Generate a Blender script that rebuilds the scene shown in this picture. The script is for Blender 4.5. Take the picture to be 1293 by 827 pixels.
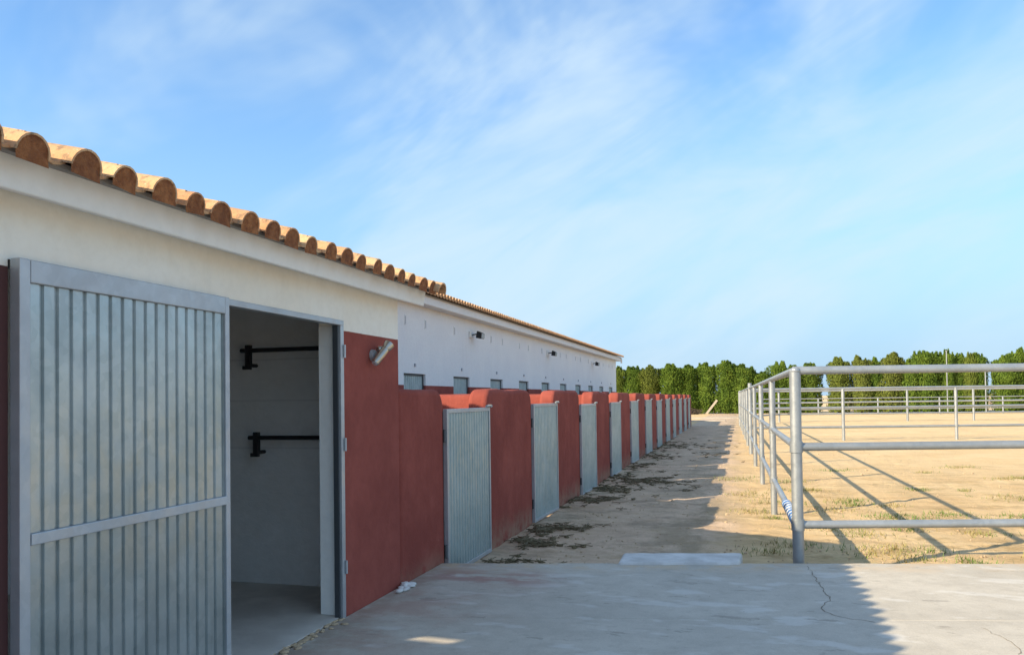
import bpy, bmesh, math, random
from mathutils import Vector, Matrix, noise as mn

random.seed(7)
R = math.radians
scene = bpy.context.scene
for o in list(bpy.data.objects):
    bpy.data.objects.remove(o)
COL = scene.collection

# ------------------------------------------------------------------ camera
cam_d = bpy.data.cameras.new('camera')
cam = bpy.data.objects.new('camera', cam_d)
COL.objects.link(cam)
yaw, pitch, roll = R(16.076), R(1.2), R(0.77)
F_ = Vector((-math.sin(yaw)*math.cos(pitch), math.cos(yaw)*math.cos(pitch), math.sin(pitch)))
R_ = Vector((math.cos(yaw), math.sin(yaw), 0))
U_ = R_.cross(F_)
R2 = math.cos(roll)*R_ - math.sin(roll)*U_
U2 = math.sin(roll)*R_ + math.cos(roll)*U_
m = Matrix.Identity(4)
for i in range(3):
    m[i][0] = R2[i]; m[i][1] = U2[i]; m[i][2] = -F_[i]
m.translation = Vector((0, 0, 1.5))
cam.matrix_world = m
cam_d.sensor_fit = 'HORIZONTAL'
cam_d.sensor_width = 36
cam_d.lens = 27.842
cam_d.shift_y = 0.0537
cam_d.clip_start = 0.05
cam_d.clip_end = 6000
scene.camera = cam

# ------------------------------------------------------------------ light
SUN_TO = Vector((-1.33, -1.29, 1.0)).normalized()
elev = math.asin(SUN_TO.z)
azim = math.atan2(SUN_TO.x, SUN_TO.y)
sd = bpy.data.lights.new('sun', 'SUN')
sd.energy = 4.2
sd.angle = R(0.5)
sd.color = (1.0, 0.84, 0.59)
sun = bpy.data.objects.new('sun', sd)
COL.objects.link(sun)
sun.rotation_euler = SUN_TO.to_track_quat('Z', 'Y').to_euler()

world = bpy.data.worlds.new('World')
scene.world = world
world.use_nodes = True
wt = world.node_tree
wt.nodes.clear()
def wn(t, **k):
    n = wt.nodes.new(t)
    for a, b in k.items():
        setattr(n, a, b)
    return n
wo = wn('ShaderNodeOutputWorld')
bg = wn('ShaderNodeBackground')
SKY_STRENGTH = 0.15
bg.inputs['Strength'].default_value = SKY_STRENGTH
sky = wn('ShaderNodeTexSky')
sky.sky_type = 'NISHITA'
sky.sun_disc = False
sky.sun_elevation = elev
sky.sun_rotation = azim
sky.air_density = 1.0
sky.dust_density = 0.4
sky.ozone_density = 2.0
tc = wn('ShaderNodeTexCoord')
sep = wn('ShaderNodeSeparateXYZ')
wt.links.new(tc.outputs['Generated'], sep.inputs[0])
def wmath(op, a, b=None, clamp=False):
    n = wn('ShaderNodeMath', operation=op)
    n.use_clamp = clamp
    for i, v in enumerate((a, b)):
        if v is None: continue
        if isinstance(v, (int, float)): n.inputs[i].default_value = v
        else: wt.links.new(v, n.inputs[i])
    return n.outputs[0]
def cloud(ang, along, across, off, nscale, detail, rough, lo, hi, dist=0.0):
    mp = wn('ShaderNodeMapping', vector_type='TEXTURE')
    mp.inputs['Rotation'].default_value = (0, -R(ang), R(16))
    mp.inputs['Scale'].default_value = (along, along*0.6, across)
    mp.inputs['Location'].default_value = off
    wt.links.new(tc.outputs['Generated'], mp.inputs[0])
    nz = wn('ShaderNodeTexNoise')
    nz.inputs['Scale'].default_value = nscale
    nz.inputs['Detail'].default_value = detail
    nz.inputs['Roughness'].default_value = rough
    nz.inputs['Distortion'].default_value = dist
    wt.links.new(mp.outputs[0], nz.inputs[0])
    mr = wn('ShaderNodeMapRange', interpolation_type='SMOOTHSTEP')
    mr.inputs[1].default_value = lo; mr.inputs[2].default_value = hi
    wt.links.new(nz.outputs[0], mr.inputs[0])
    return mr.outputs[0]
C1_OFF, C2_OFF = (22.5, 25.3, 0), (0.5, 23.6, 0)
c1 = cloud(24, 1.0, 0.42, C1_OFF, 1.9, 5, 0.55, 0.36, 0.60, 0.45)      # broad veils
c2 = cloud(30, 1.0, 0.22, C2_OFF, 2.6, 8, 0.58, 0.20, 0.70, 0.7)      # streaks of cirrus
cmask = wmath('MULTIPLY', c1, wmath('ADD', wmath('MULTIPLY', c2, 0.65), 0.35), True)
cmask = wmath('ADD', wmath('MULTIPLY', cmask, 0.80), 0.0, True)
hs = wn('ShaderNodeHueSaturation')
hs.inputs["Saturation"].default_value = 1.18
hs.inputs["Hue"].default_value = 0.500
hs.inputs['Value'].default_value = 0.90
wt.links.new(sky.outputs[0], hs.inputs['Color'])
# pale blue haze that thickens towards the horizon, all round
hz = wn('ShaderNodeMapRange', interpolation_type='SMOOTHSTEP')
hz.inputs[1].default_value = -0.02; hz.inputs[2].default_value = 0.45; hz.inputs[3].default_value = 0.97; hz.inputs[4].default_value = 0.0
wt.links.new(sep.outputs[2], hz.inputs[0])
mixh = wn('ShaderNodeMix', data_type='RGBA')
wt.links.new(hz.outputs[0], mixh.inputs[0])
wt.links.new(hs.outputs[0], mixh.inputs[6])
mixh.inputs[7].default_value = (1.20, 2.02, 2.90, 1)
mixs = wn('ShaderNodeMix', data_type='RGBA')
wt.links.new(cmask, mixs.inputs[0])
wt.links.new(mixh.outputs[2], mixs.inputs[6])
mixs.inputs[7].default_value = (2.30, 2.88, 3.35, 1)
wt.links.new(mixs.outputs[2], bg.inputs['Color'])
wt.links.new(bg.outputs[0], wo.inputs['Surface'])

scene.view_settings.view_transform = 'Standard'
scene.view_settings.look = 'None'
scene.view_settings.exposure = 1.02
scene.view_settings.gamma = 1.0
scene.view_settings.use_curve_mapping = False
scene.render.engine = 'CYCLES'

# ------------------------------------------------------------------ materials
class NT:
    def __init__(s, name):
        s.m = bpy.data.materials.new(name); s.m.use_nodes = True
        s.t = s.m.node_tree; s.t.nodes.clear()
        s.out = s.t.nodes.new('ShaderNodeOutputMaterial')
        s.b = s.t.nodes.new('ShaderNodeBsdfPrincipled')
        s.t.links.new(s.b.outputs[0], s.out.inputs[0])
        s.pos = s.t.nodes.new('ShaderNodeNewGeometry').outputs['Position']
    def link(s, a, b): s.t.links.new(a, b)
    def n(s, t, **k):
        x = s.t.nodes.new(t)
        for a, b in k.items(): setattr(x, a, b)
        return x
    def mapping(s, scale=(1, 1, 1), loc=(0, 0, 0), rot=(0, 0, 0), src=None):
        x = s.n('ShaderNodeMapping')
        x.inputs['Scale'].default_value = scale; x.inputs['Location'].default_value = loc; x.inputs['Rotation'].default_value = rot
        s.link(src or s.pos, x.inputs[0]); return x.outputs[0]
    def noise(s, scale, detail=4, rough=0.55, vec=None, dist=0.0):
        x = s.n('ShaderNodeTexNoise')
        x.inputs['Scale'].default_value = scale; x.inputs['Detail'].default_value = detail
        x.inputs['Roughness'].default_value = rough; x.inputs['Distortion'].default_value = dist
        s.link(vec or s.pos, x.inputs[0]); return x.outputs[0]
    def voro(s, scale, vec=None, feature='F1', out='Distance'):
        x = s.n('ShaderNodeTexVoronoi', feature=feature)
        x.inputs['Scale'].default_value = scale
        s.link(vec or s.pos, x.inputs[0]); return x.outputs[out]
    def ramp(s, fac, lo, hi, a=0.0, b=1.0):
        x = s.n('ShaderNodeMapRange', interpolation_type='SMOOTHSTEP')
        for i, v in enumerate((lo, hi, a, b)): x.inputs[i+1].default_value = v
        s.link(fac, x.inputs[0]); return x.outputs[0]
    def mix(s, fac, a, b, mode='MIX'):
        x = s.n('ShaderNodeMix', data_type='RGBA', blend_type=mode)
        for i, v in ((0, fac), (6, a), (7, b)):
            if isinstance(v, (int, float)): x.inputs[i].default_value = v
            elif isinstance(v, tuple): x.inputs[i].default_value = (*v, 1) if len(v) == 3 else v
            else: s.link(v, x.inputs[i])
        return x.outputs[2]
    def math(s, op, a, b=0.0, clamp=False):
        x = s.n('ShaderNodeMath', operation=op); x.use_clamp = clamp
        for i, v in enumerate((a, b)):
            if isinstance(v, (int, float)): x.inputs[i].default_value = v
            else: s.link(v, x.inputs[i])
        return x.outputs[0]
    def col(s, c): 
        if isinstance(c, tuple): s.b.inputs['Base Color'].default_value = (*c, 1)
        else: s.link(c, s.b.inputs['Base Color'])
        return s
    def rough(s, r):
        if isinstance(r, (int, float)): s.b.inputs['Roughness'].default_value = r
        else: s.link(r, s.b.inputs['Roughness'])
        return s
    def metal(s, v): s.b.inputs['Metallic'].default_value = v; return s
    def bump(s, h, strength=0.3, dist=0.02):
        x = s.n('ShaderNodeBump'); x.inputs['Strength'].default_value = strength; x.inputs['Distance'].default_value = dist
        s.link(h, x.inputs['Height']); s.link(x.outputs[0], s.b.inputs['Normal']); return s
    def z(s):
        x = s.n('ShaderNodeSeparateXYZ'); s.link(s.pos, x.inputs[0]); return x.outputs[2]
    def xyz(s):
        x = s.n('ShaderNodeSeparateXYZ'); s.link(s.pos, x.inputs[0]); return x.outputs

RED_A, RED_B = (0.245, 0.060, 0.046), (0.335, 0.088, 0.066)
def plaster_nodes(t, a, b, sc=1.6):
    n1 = t.noise(sc, 6, 0.6); n2 = t.noise(14, 4, 0.6)
    c = t.mix(t.ramp(n1, 0.3, 0.7), a, b)
    return t.mix(t.ramp(n2, 0.35, 0.75, 0, 0.3), c, tuple(x*0.85 for x in a))
def plaster_bump(t, s=0.35):
    h = t.math('ADD', t.noise(9, 5, 0.6), t.math('MULTIPLY', t.noise(60, 3, 0.6), 0.35))
    t.bump(h, s, 0.02)

def mat_two_tone(name, zline, wa, wb):
    t = NT(name)
    white = plaster_nodes(t, wa, wb, 1.1)
    dirt = t.ramp(t.noise(1, 5, 0.6, t.mapping((6, 6, 0.5))), 0.55, 0.8, 0, 0.14)
    white = t.mix(dirt, white, (0.52, 0.48, 0.40))
    red = plaster_nodes(t, RED_A, RED_B)
    wob = t.math('MULTIPLY', t.math('SUBTRACT', t.noise(5, 3), 0.5), 0.006)
    zf = t.math('GREATER_THAN', t.math('ADD', t.z(), wob), zline)
    t.col(t.mix(zf, red, white)).rough(0.92); t.b.inputs['Specular IOR Level'].default_value = 0.2
    plaster_bump(t, 0.25)
    return t.m
M = {}
M['near_wall'] = mat_two_tone('near_wall_plaster', 1.996, (0.87, 0.80, 0.68), (0.90, 0.86, 0.77))
M['far_wall'] = mat_two_tone('far_wall_plaster', 1.858, (0.80, 0.80, 0.80), (0.85, 0.85, 0.84))
t = NT('white_plaster'); t.col(plaster_nodes(t, (0.86, 0.83, 0.77), (0.90, 0.88, 0.83))).rough(0.85); plaster_bump(t, 0.2); M['white'] = t.m
t = NT('interior_plaster')
x = t.xyz()
ln = None
for zc in (1.13, 1.52, 1.86):
    d = t.math('ABSOLUTE', t.math('SUBTRACT', t.math('ADD', x[2], t.math('MULTIPLY', t.noise(3, 2), 0.01)), zc))
    l = t.ramp(d, 0.0, 0.012, 0.28, 0)
    ln = l if ln is None else t.math('ADD', ln, l)
t.col(t.mix(ln, plaster_nodes(t, (0.76, 0.74, 0.70), (0.84, 0.82, 0.79)), (0.40, 0.38, 0.36))).rough(0.9); plaster_bump(t, 0.25); M['interior'] = t.m

t = NT('red_plaster')
c = plaster_nodes(t, RED_A, RED_B)
run = t.ramp(t.noise(1, 5, 0.65, t.mapping((5, 5, 0.35))), 0.5, 0.8, 0, 0.35)
c = t.mix(run, c, (0.20, 0.046, 0.036))
fade = t.ramp(t.noise(3.2, 5, 0.6), 0.55, 0.8, 0, 0.25)
c = t.mix(fade, c, (0.37, 0.11, 0.09))
splash = t.math('MULTIPLY', t.ramp(t.math('ADD', t.z(), t.math('MULTIPLY', t.noise(3, 4), 0.25)), -0.03, 0.33, 1, 0), t.ramp(t.noise(6, 6, 0.7), 0.32, 0.6))
c = t.mix(t.math('MULTIPLY', splash, 0.75), c, (0.33, 0.22, 0.15))
scuff = t.ramp(t.noise(1, 6, 0.75, t.mapping((3, 3, 8))), 0.62, 0.72, 0, 0.4)
c = t.mix(t.math('MULTIPLY', scuff, t.ramp(t.z(), 0.2, 1.2, 1, 0.2)), c, (0.36, 0.13, 0.105))
t.col(c).rough(0.95); t.b.inputs['Specular IOR Level'].default_value = 0.15; plaster_bump(t, 0.5); M['red'] = t.m

def galv(name, a, b, metal=0.75, ro=0.42, streak=True):
    t = NT(name)
    sp = t.voro(26, None, 'F1', 'Color')
    bw = t.n('ShaderNodeRGBToBW'); t.link(sp, bw.inputs[0])
    n1 = t.noise(2.3, 5, 0.6)
    f = t.math('ADD', t.math('MULTIPLY', bw.outputs[0], 0.16), t.math('MULTIPLY', n1, 0.84))
    c = t.mix(t.ramp(f, 0.25, 0.75), a, b)
    if streak:
        s = t.ramp(t.noise(1, 6, 0.7, t.mapping((9, 9, 0.9))), 0.58, 0.78, 0, 0.45)
        c = t.mix(s, c, tuple(v*0.55 for v in a))
    oi = t.n('ShaderNodeObjectInfo').outputs['Random']
    c = t.mix(t.math('MULTIPLY', oi, 0.28), c, tuple(v*0.62 for v in a))
    t.col(c).metal(metal)
    t.rough(t.ramp(t.noise(8, 4), 0.3, 0.7, ro-0.06, ro+0.12))
    t.bump(t.noise(40, 3), 0.06, 0.01)
    return t.m
M['galv'] = galv('galvanised_sheet', (0.34, 0.39, 0.395), (0.50, 0.545, 0.55), 0.75, 0.36)
M['galv_frame'] = galv('galvanised_frame', (0.42, 0.44, 0.46), (0.54, 0.56, 0.58), 0.5, 0.45)
M['gate'] = galv('gate_sheet', (0.33, 0.41, 0.415), (0.46, 0.535, 0.535), 0.5, 0.45)
M['pipe'] = galv('galvanised_pipe', (0.33, 0.355, 0.37), (0.45, 0.475, 0.49), 0.6, 0.45, False)
t = NT('dark_steel'); t.col((0.10, 0.11, 0.12)).rough(0.5).metal(0.6); M['dark_steel'] = t.m
t = NT('dark_maroon'); t.col(t.mix(t.noise(6, 4), (0.060, 0.018, 0.016), (0.085, 0.025, 0.022))).rough(0.7); M['maroon'] = t.m
t = NT('black_paint'); t.col((0.012, 0.012, 0.013)).rough(0.45); M['black'] = t.m
t = NT('steel_lamp'); t.col(t.mix(t.noise(30, 3), (0.38, 0.35, 0.30), (0.55, 0.52, 0.46))).rough(0.28).metal(0.9); M['lamp'] = t.m
t = NT('lamp_glass'); t.col((0.5, 0.52, 0.55)).rough(0.1); M['glass'] = t.m
t = NT('vent_grey'); t.col((0.42, 0.43, 0.46)).rough(0.8); M['vent'] = t.m
t = NT('grey_plastic'); t.col((0.32, 0.33, 0.35)).rough(0.6); M['grey'] = t.m

def tile_mat(name, dark=1.0):
    t = NT(name)
    oi = t.n('ShaderNodeObjectInfo').outputs['Random']
    n1 = t.noise(11, 5, 0.6)
    base = t.mix(t.ramp(oi, 0.0, 1.0), (0.52*dark, 0.25*dark, 0.115*dark), (0.68*dark, 0.43*dark, 0.225*dark))
    base = t.mix(t.ramp(n1, 0.35, 0.75, 0, 0.6), base, (0.62*dark, 0.40*dark, 0.22*dark))
    base = t.mix(t.ramp(t.noise(24, 5, 0.7), 0.50, 0.66, 0, 0.85), base, (0.24, 0.16, 0.095))
    base = t.mix(t.ramp(t.noise(60, 4, 0.7), 0.60, 0.70, 0, 0.7), base, (0.60, 0.52, 0.38))
    t.col(base).rough(0.9).bump(t.noise(70, 4), 0.3, 0.01)
    return t.m
M['tile'] = tile_mat('terracotta_tile')
t = NT('tile_mortar'); oi = t.n('ShaderNodeObjectInfo').outputs['Random']
t.col(t.mix(t.math('MULTIPLY', oi, 0.45), t.mix(t.ramp(t.noise(25, 5), 0.3, 0.7), (0.27, 0.088, 0.028), (0.50, 0.195, 0.065)), (0.20, 0.075, 0.035))).rough(0.95).bump(t.noise(45, 5, 0.7), 1.0, 0.03); M['plug'] = t.m
t = NT('old_mortar'); t.col(t.mix(t.noise(20, 4), (0.25, 0.22, 0.19), (0.45, 0.41, 0.36))).rough(0.95); M['mortar'] = t.m

# ground: sandy earth
t = NT('sandy_earth')
x = t.xyz()
n1 = t.noise(0.55, 6, 0.62); n2 = t.noise(3.3, 6, 0.65); n3 = t.noise(22, 5, 0.7)
c = t.mix(t.ramp(n1, 0.3, 0.7), (0.62, 0.43, 0.215), (0.72, 0.53, 0.29))
c = t.mix(t.ramp(n2, 0.42, 0.78, 0, 0.55), c, (0.52, 0.335, 0.155))
strk = t.ramp(t.noise(1, 6, 0.65, t.mapping((0.7, 2.6, 1))), 0.44, 0.64, 0, 1.0)
strk = t.math('MULTIPLY', strk, t.ramp(x[1], 13, 24, 0.55, 0.28))
c = t.mix(strk, c, (0.43, 0.285, 0.135))
c = t.mix(t.ramp(n3, 0.5, 0.8, 0, 0.35), c, (0.33, 0.24, 0.15))
# trodden grey-brown path beside the paddocks
path = t.math('MULTIPLY', t.ramp(t.math('ADD', x[0], t.math('MULTIPLY', t.noise(0.8, 4), 0.9)), -0.1, 0.7, 1, 0), t.ramp(x[0], -2.9, -2.6, 0, 1))
pc = t.mix(t.ramp(n2, 0.35, 0.7), (0.54, 0.385, 0.26), (0.66, 0.49, 0.34))
pc = t.mix(t.ramp(n3, 0.5, 0.75, 0, 0.6), pc, (0.34, 0.24, 0.165))
pc = t.mix(t.ramp(t.noise(1.1, 7, 0.72, t.mapping((1, 1.6, 1), (3, 1, 0))), 0.48, 0.64, 0, 0.75), pc, (0.29, 0.215, 0.14))
side = t.math('MULTIPLY', t.ramp(x[0], -1.6, -0.5, 0, 1), t.ramp(t.noise(0.7, 6, 0.7, t.mapping((2, 0.8, 1))), 0.42, 0.58))
pc = t.mix(t.math('MULTIPLY', side, 0.6), pc, (0.24, 0.19, 0.11))
c = t.mix(path, c, pc)
# raked pale arena
ar = t.math('MULTIPLY', t.ramp(x[1], 14, 26, 0, 1), t.ramp(x[0], 0.3, 2.0, 0, 1))
c = t.mix(t.math('MULTIPLY', ar, 0.6), c, t.mix(t.ramp(n1, 0.3, 0.7), (0.65, 0.465, 0.24), (0.74, 0.56, 0.32)))
scrub = t.math('MULTIPLY', t.ramp(t.noise(1.4, 7, 0.72, t.mapping((0.8, 1.5, 1), (5, 2, 0))), 0.50, 0.62), t.ramp(x[1], 12, 22, 0.75, 0.10))
scrub = t.math('MULTIPLY', scrub, t.ramp(x[0], -0.6, 0.3, 0.3, 1))
c = t.mix(scrub, c, (0.37, 0.25, 0.105))
# faint green bloom of seedlings
gm = t.math('MULTIPLY', t.ramp(t.noise(0.9, 6, 0.7, t.mapping((1, 1, 1), (9, 4, 0))), 0.58, 0.72), t.ramp(x[1], 13, 26, 1, 0))
gm = t.math('MULTIPLY', gm, t.ramp(x[0], -0.4, 0.4, 0, 1))
c = t.mix(t.math('MULTIPLY', gm, 0.5), c, (0.30, 0.27, 0.10))
t.col(c).rough(0.95)
h = t.math('ADD', t.math('MULTIPLY', n2, 0.7), t.math('ADD', t.math('MULTIPLY', n3, 0.5), t.math('MULTIPLY', t.noise(90, 4, 0.7), 0.25)))
t.bump(h, 0.8, 0.06); M['earth'] = t.m

t = NT('yard_concrete')
n1 = t.noise(0.8, 6, 0.6); n2 = t.noise(4.5, 6, 0.65); n3 = t.noise(45, 4, 0.7)
c = t.mix(t.ramp(n1, 0.3, 0.7), (0.45, 0.41, 0.345), (0.54, 0.495, 0.42))
c = t.mix(t.ramp(n2, 0.38, 0.70, 0, 0.55), c, (0.37, 0.335, 0.28))
c = t.mix(t.ramp(t.noise(11, 6, 0.7), 0.52, 0.72, 0, 0.45), c, (0.33, 0.295, 0.245))
c = t.mix(t.ramp(t.noise(130, 3, 0.7), 0.5, 0.72, 0, 0.5), c, (0.27, 0.245, 0.21))
c = t.mix(t.ramp(t.noise(75, 3, 0.6), 0.56, 0.72, 0, 0.4), c, (0.66, 0.63, 0.57))
c = t.mix(t.ramp(n3, 0.5, 0.8, 0, 0.3), c, (0.28, 0.26, 0.23))
blot = t.ramp(t.noise(2.6, 5, 0.55, t.mapping((0.7, 1.5, 1), (2.0, 7.1, 0))), 0.55, 0.63, 0, 0.42)
c = t.mix(blot, c, (0.64, 0.62, 0.58))
x = t.xyz()
st = t.math('MULTIPLY', t.ramp(x[0], -2.7, -2.45, 0, 1), t.ramp(x[0], -1.9, -1.25, 1, 0))
st = t.math('MULTIPLY', st, t.math('MULTIPLY', t.ramp(x[1], 6.0, 6.35, 0, 1), t.ramp(x[1], 6.45, 6.8, 1, 0)))
st = t.math('MULTIPLY', st, t.ramp(t.noise(4.5, 6, 0.65, t.mapping((0.6, 1.5, 1))), 0.40, 0.56))
c = t.mix(t.math('MULTIPLY', st, 0.75), c, (0.33, 0.17, 0.14))
mk = t.ramp(t.noise(3.2, 6, 0.7, t.mapping((0.7, 1.6, 1), (8, 3, 0))), 0.60, 0.66, 0, 0.55)
c = t.mix(mk, c, (0.24, 0.215, 0.18))
rd = t.math('MULTIPLY', t.ramp(x[0], -2.7, -1.2, 1, 0.0), t.ramp(t.noise(2.0, 6, 0.65, t.mapping((1, 1.2, 1), (4, 0, 0))), 0.40, 0.62))
c = t.mix(t.math('MULTIPLY', rd, 0.6), c, (0.36, 0.22, 0.165))
edge = t.math('MULTIPLY', t.ramp(x[0], -2.66, -2.3, 1, 0.0), t.ramp(t.noise(6.0, 5, 0.65), 0.3, 0.6))
c = t.mix(t.math('MULTIPLY', edge, 0.75), c, (0.30, 0.225, 0.17))
ed = t.math('SUBTRACT', x[1], t.math('MULTIPLY', x[0], 0.214))
dr = t.math('MULTIPLY', t.ramp(ed, 6.85, 7.43, 0, 1), t.ramp(t.noise(3.0, 6, 0.7), 0.42, 0.62))
c = t.mix(t.math('MULTIPLY', dr, 0.7), c, (0.52, 0.39, 0.25))
spk = t.ramp(t.voro(7), 0.035, 0.05, 0.7, 0)
c = t.mix(t.math('MULTIPLY', spk, t.ramp(t.noise(1.1, 2), 0.5, 0.6)), c, (0.12, 0.09, 0.07))
t.col(c).rough(0.85)
t.bump(t.math('ADD', t.math('MULTIPLY', n2, 0.5), t.math('MULTIPLY', n3, 0.25)), 0.35, 0.02); M['concrete'] = t.m
t = NT('pale_concrete'); t.col(t.mix(t.ramp(t.noise(5, 5), 0.3, 0.7), (0.60, 0.59, 0.57), (0.74, 0.73, 0.70))).rough(0.85).bump(t.noise(40, 4), 0.25, 0.01); M['pale'] = t.m
t = NT('step_concrete'); t.col(t.mix(t.ramp(t.noise(4, 6, 0.65), 0.3, 0.7), (0.47, 0.455, 0.43), (0.66, 0.645, 0.62))).rough(0.9).bump(t.noise(30, 5), 0.4, 0.015); M['step'] = t.m
t = NT('weathered_kerb'); t.col(t.mix(t.ramp(t.noise(1.5, 5), 0.3, 0.7), (0.40, 0.35, 0.28), (0.50, 0.44, 0.36))).rough(0.9); M['kerb'] = t.m
t = NT('room_floor'); t.col(t.mix(t.ramp(t.noise(2.5, 6), 0.35, 0.7), (0.46, 0.42, 0.37), (0.60, 0.56, 0.50))).rough(0.8).bump(t.noise(30, 4), 0.2, 0.01); M['floor'] = t.m
t = NT('crack_dirt'); t.col((0.22, 0.185, 0.145)).rough(1.0); M['crack'] = t.m
t = NT('clod'); t.col(t.mix(t.noise(14, 4), (0.11, 0.085, 0.045), (0.24, 0.19, 0.11))).rough(1.0); M['clod'] = t.m
t = NT('pebble'); t.col(t.mix(t.noise(6, 3), (0.42, 0.31, 0.20), (0.56, 0.42, 0.27))).rough(0.95); M['pebble'] = t.m
t = NT('grass_blade'); t.col(t.mix(t.ramp(t.noise(1.6, 3), 0.42, 0.6), (0.12, 0.19, 0.04), (0.30, 0.25, 0.095))).rough(0.8); M['grass'] = t.m
t = NT('dry_wood'); t.col(t.mix(t.noise(9, 4), (0.38, 0.31, 0.23), (0.52, 0.44, 0.34))).rough(0.9); M['wood'] = t.m
t = NT('bark'); t.col(t.mix(t.noise(12, 4), (0.10, 0.07, 0.045), (0.20, 0.15, 0.10))).rough(0.95); M['bark'] = t.m
t = NT('brush'); t.col((0.07, 0.05, 0.035)).rough(1.0); M['brush'] = t.m
t = NT('blue_rope')
x = t.xyz()
w = t.math('GREATER_THAN', t.math('FRACT', t.math('MULTIPLY', x[1], 6.0)), 0.5)
t.col(t.mix(w, (0.42, 0.46, 0.50), (0.035, 0.13, 0.36))).rough(0.7); M['rope'] = t.m
def leaf_mat(name):
    t = NT(name)
    oi = t.n('ShaderNodeObjectInfo').outputs['Random']
    n1 = t.noise(1.6, 5, 0.65, t.mapping((1.4, 1.4, 0.45))); n2 = t.noise(9, 3, 0.6)
    c = t.mix(t.ramp(n1, 0.35, 0.68), (0.058, 0.112, 0.014), (0.135, 0.205, 0.026))
    c = t.mix(t.ramp(n2, 0.45, 0.75, 0, 0.35), c, (0.16, 0.20, 0.035))
    c = t.mix(t.ramp(oi, 0.55, 1.0, 0, 0.35), c, (0.19, 0.165, 0.05))
    t.col(c).rough(0.75)
    t.b.inputs['Specular IOR Level'].default_value = 0.2
    return t.m
M['leaf'] = leaf_mat('cypress_foliage')

# ------------------------------------------------------------------ mesh helpers
class MB:
    def __init__(s): s.v = []; s.f = []
    def add(s, vs, fs):
        b = len(s.v); s.v += [tuple(v) for v in vs]; s.f += [tuple(i+b for i in f) for f in fs]
    def box(s, x0, x1, y0, y1, z0, z1):
        s.add([(x0,y0,z0),(x1,y0,z0),(x1,y1,z0),(x0,y1,z0),(x0,y0,z1),(x1,y0,z1),(x1,y1,z1),(x0,y1,z1)],
              [(0,3,2,1),(4,5,6,7),(0,1,5,4),(1,2,6,5),(2,3,7,6),(3,0,4,7)])
        return s
    def tube(s, pts, r, n=12, caps=True):
        pts = [Vector(p) for p in pts]
        rs = r if isinstance(r, (list, tuple)) else [r]*len(pts)
        vs = []; ref = None
        for i, p in enumerate(pts):
            d = (pts[min(i+1, len(pts)-1)] - pts[max(i-1, 0)]).normalized()
            if ref is None:
                a = Vector((0, 0, 1)) if abs(d.z) < 0.9 else Vector((1, 0, 0))
                ref = d.cross(a).normalized()
            ref = (ref - d*ref.dot(d)).normalized(); w = d.cross(ref)
            for k in range(n):
                t = 2*math.pi*k/n
                vs.append(p + rs[i]*(math.cos(t)*ref + math.sin(t)*w))
        fs = [(i*n+k, i*n+(k+1) % n, (i+1)*n+(k+1) % n, (i+1)*n+k) for i in range(len(pts)-1) for k in range(n)]
        if caps:
            fs.append(tuple(range(n-1, -1, -1))); fs.append(tuple(range((len(pts)-1)*n, len(pts)*n)))
        s.add(vs, fs); return s
    def prism(s, poly, axis, a, b):
        # poly: list of 2-D points in the plane of the two other axes
        def mk(p, h):
            q = list(p); q.insert(axis, h); return tuple(q)
        n = len(poly)
        s.add([mk(p, a) for p in poly]+[mk(p, b) for p in poly],
              [tuple(range(n-1, -1, -1)), tuple(range(n, 2*n))]+[(i, (i+1) % n, n+(i+1) % n, n+i) for i in range(n)])
        return s
    def lump(s, c, rx, ry, rz, rnd, n=6, m_=4):
        vs = []
        for j in range(1, m_):
            ph = math.pi*j/m_
            for k in range(n):
                th = 2*math.pi*(k+0.5*j)/n
                q = 1+rnd.uniform(-.25, .25)
                vs.append((c[0]+rx*q*math.sin(ph)*math.cos(th), c[1]+ry*q*math.sin(ph)*math.sin(th), c[2]+rz*q*math.cos(ph)))
        top = len(vs); vs.append((c[0], c[1], c[2]+rz)); bot = top+1; vs.append((c[0], c[1], c[2]-rz))
        fs = []
        for j in range(m_-2):
            for k in range(n):
                fs.append((j*n+k, (j+1)*n+k, (j+1)*n+(k+1) % n, j*n+(k+1) % n))
        for k in range(n):
            fs.append((top, k, (k+1) % n)); b0 = (m_-2)*n
            fs.append((bot, b0+(k+1) % n, b0+k))
        s.add(vs, fs); return s

def wloc(o):
    p = Vector((0, 0, 0))
    while o is not None:
        p += o.location; o = o.parent
    return p
def obj(name, mb, mat, parent=None, smooth=False, bevel=0, seg=2, origin=None, recalc=True, angle=40):
    base = wloc(parent) if parent else Vector((0, 0, 0))
    off = Vector(origin) if origin is not None else base
    me = bpy.data.meshes.new(name)
    me.from_pydata([tuple(Vector(v)-off) for v in mb.v], [], mb.f)
    me.materials.append(mat)
    if recalc:
        bm = bmesh.new(); bm.from_mesh(me); bmesh.ops.recalc_face_normals(bm, faces=bm.faces); bm.to_mesh(me); bm.free()
    if smooth:
        me.polygons.foreach_set('use_smooth', [True]*len(me.polygons))
        if angle < 180: me.set_sharp_from_angle(angle=R(angle))
    o = bpy.data.objects.new(name, me); COL.objects.link(o)
    if parent is not None: o.parent = parent
    o.location = off-base
    if bevel:
        b = o.modifiers.new('bevel', 'BEVEL'); b.width = bevel; b.segments = seg; b.limit_method = 'ANGLE'; b.angle_limit = R(40)
    return o
def tag(o, label, cat, group=None):
    o['label'] = label; o['category'] = cat
    if group: o['group'] = group
    return o
def thing(name, loc, label, cat, group=None):
    o = bpy.data.objects.new(name, None); COL.objects.link(o); o.location = loc; o.empty_display_size = 0.2
    return tag(o, label, cat, group)
def kind(o, k): o['kind'] = k; return o
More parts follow.
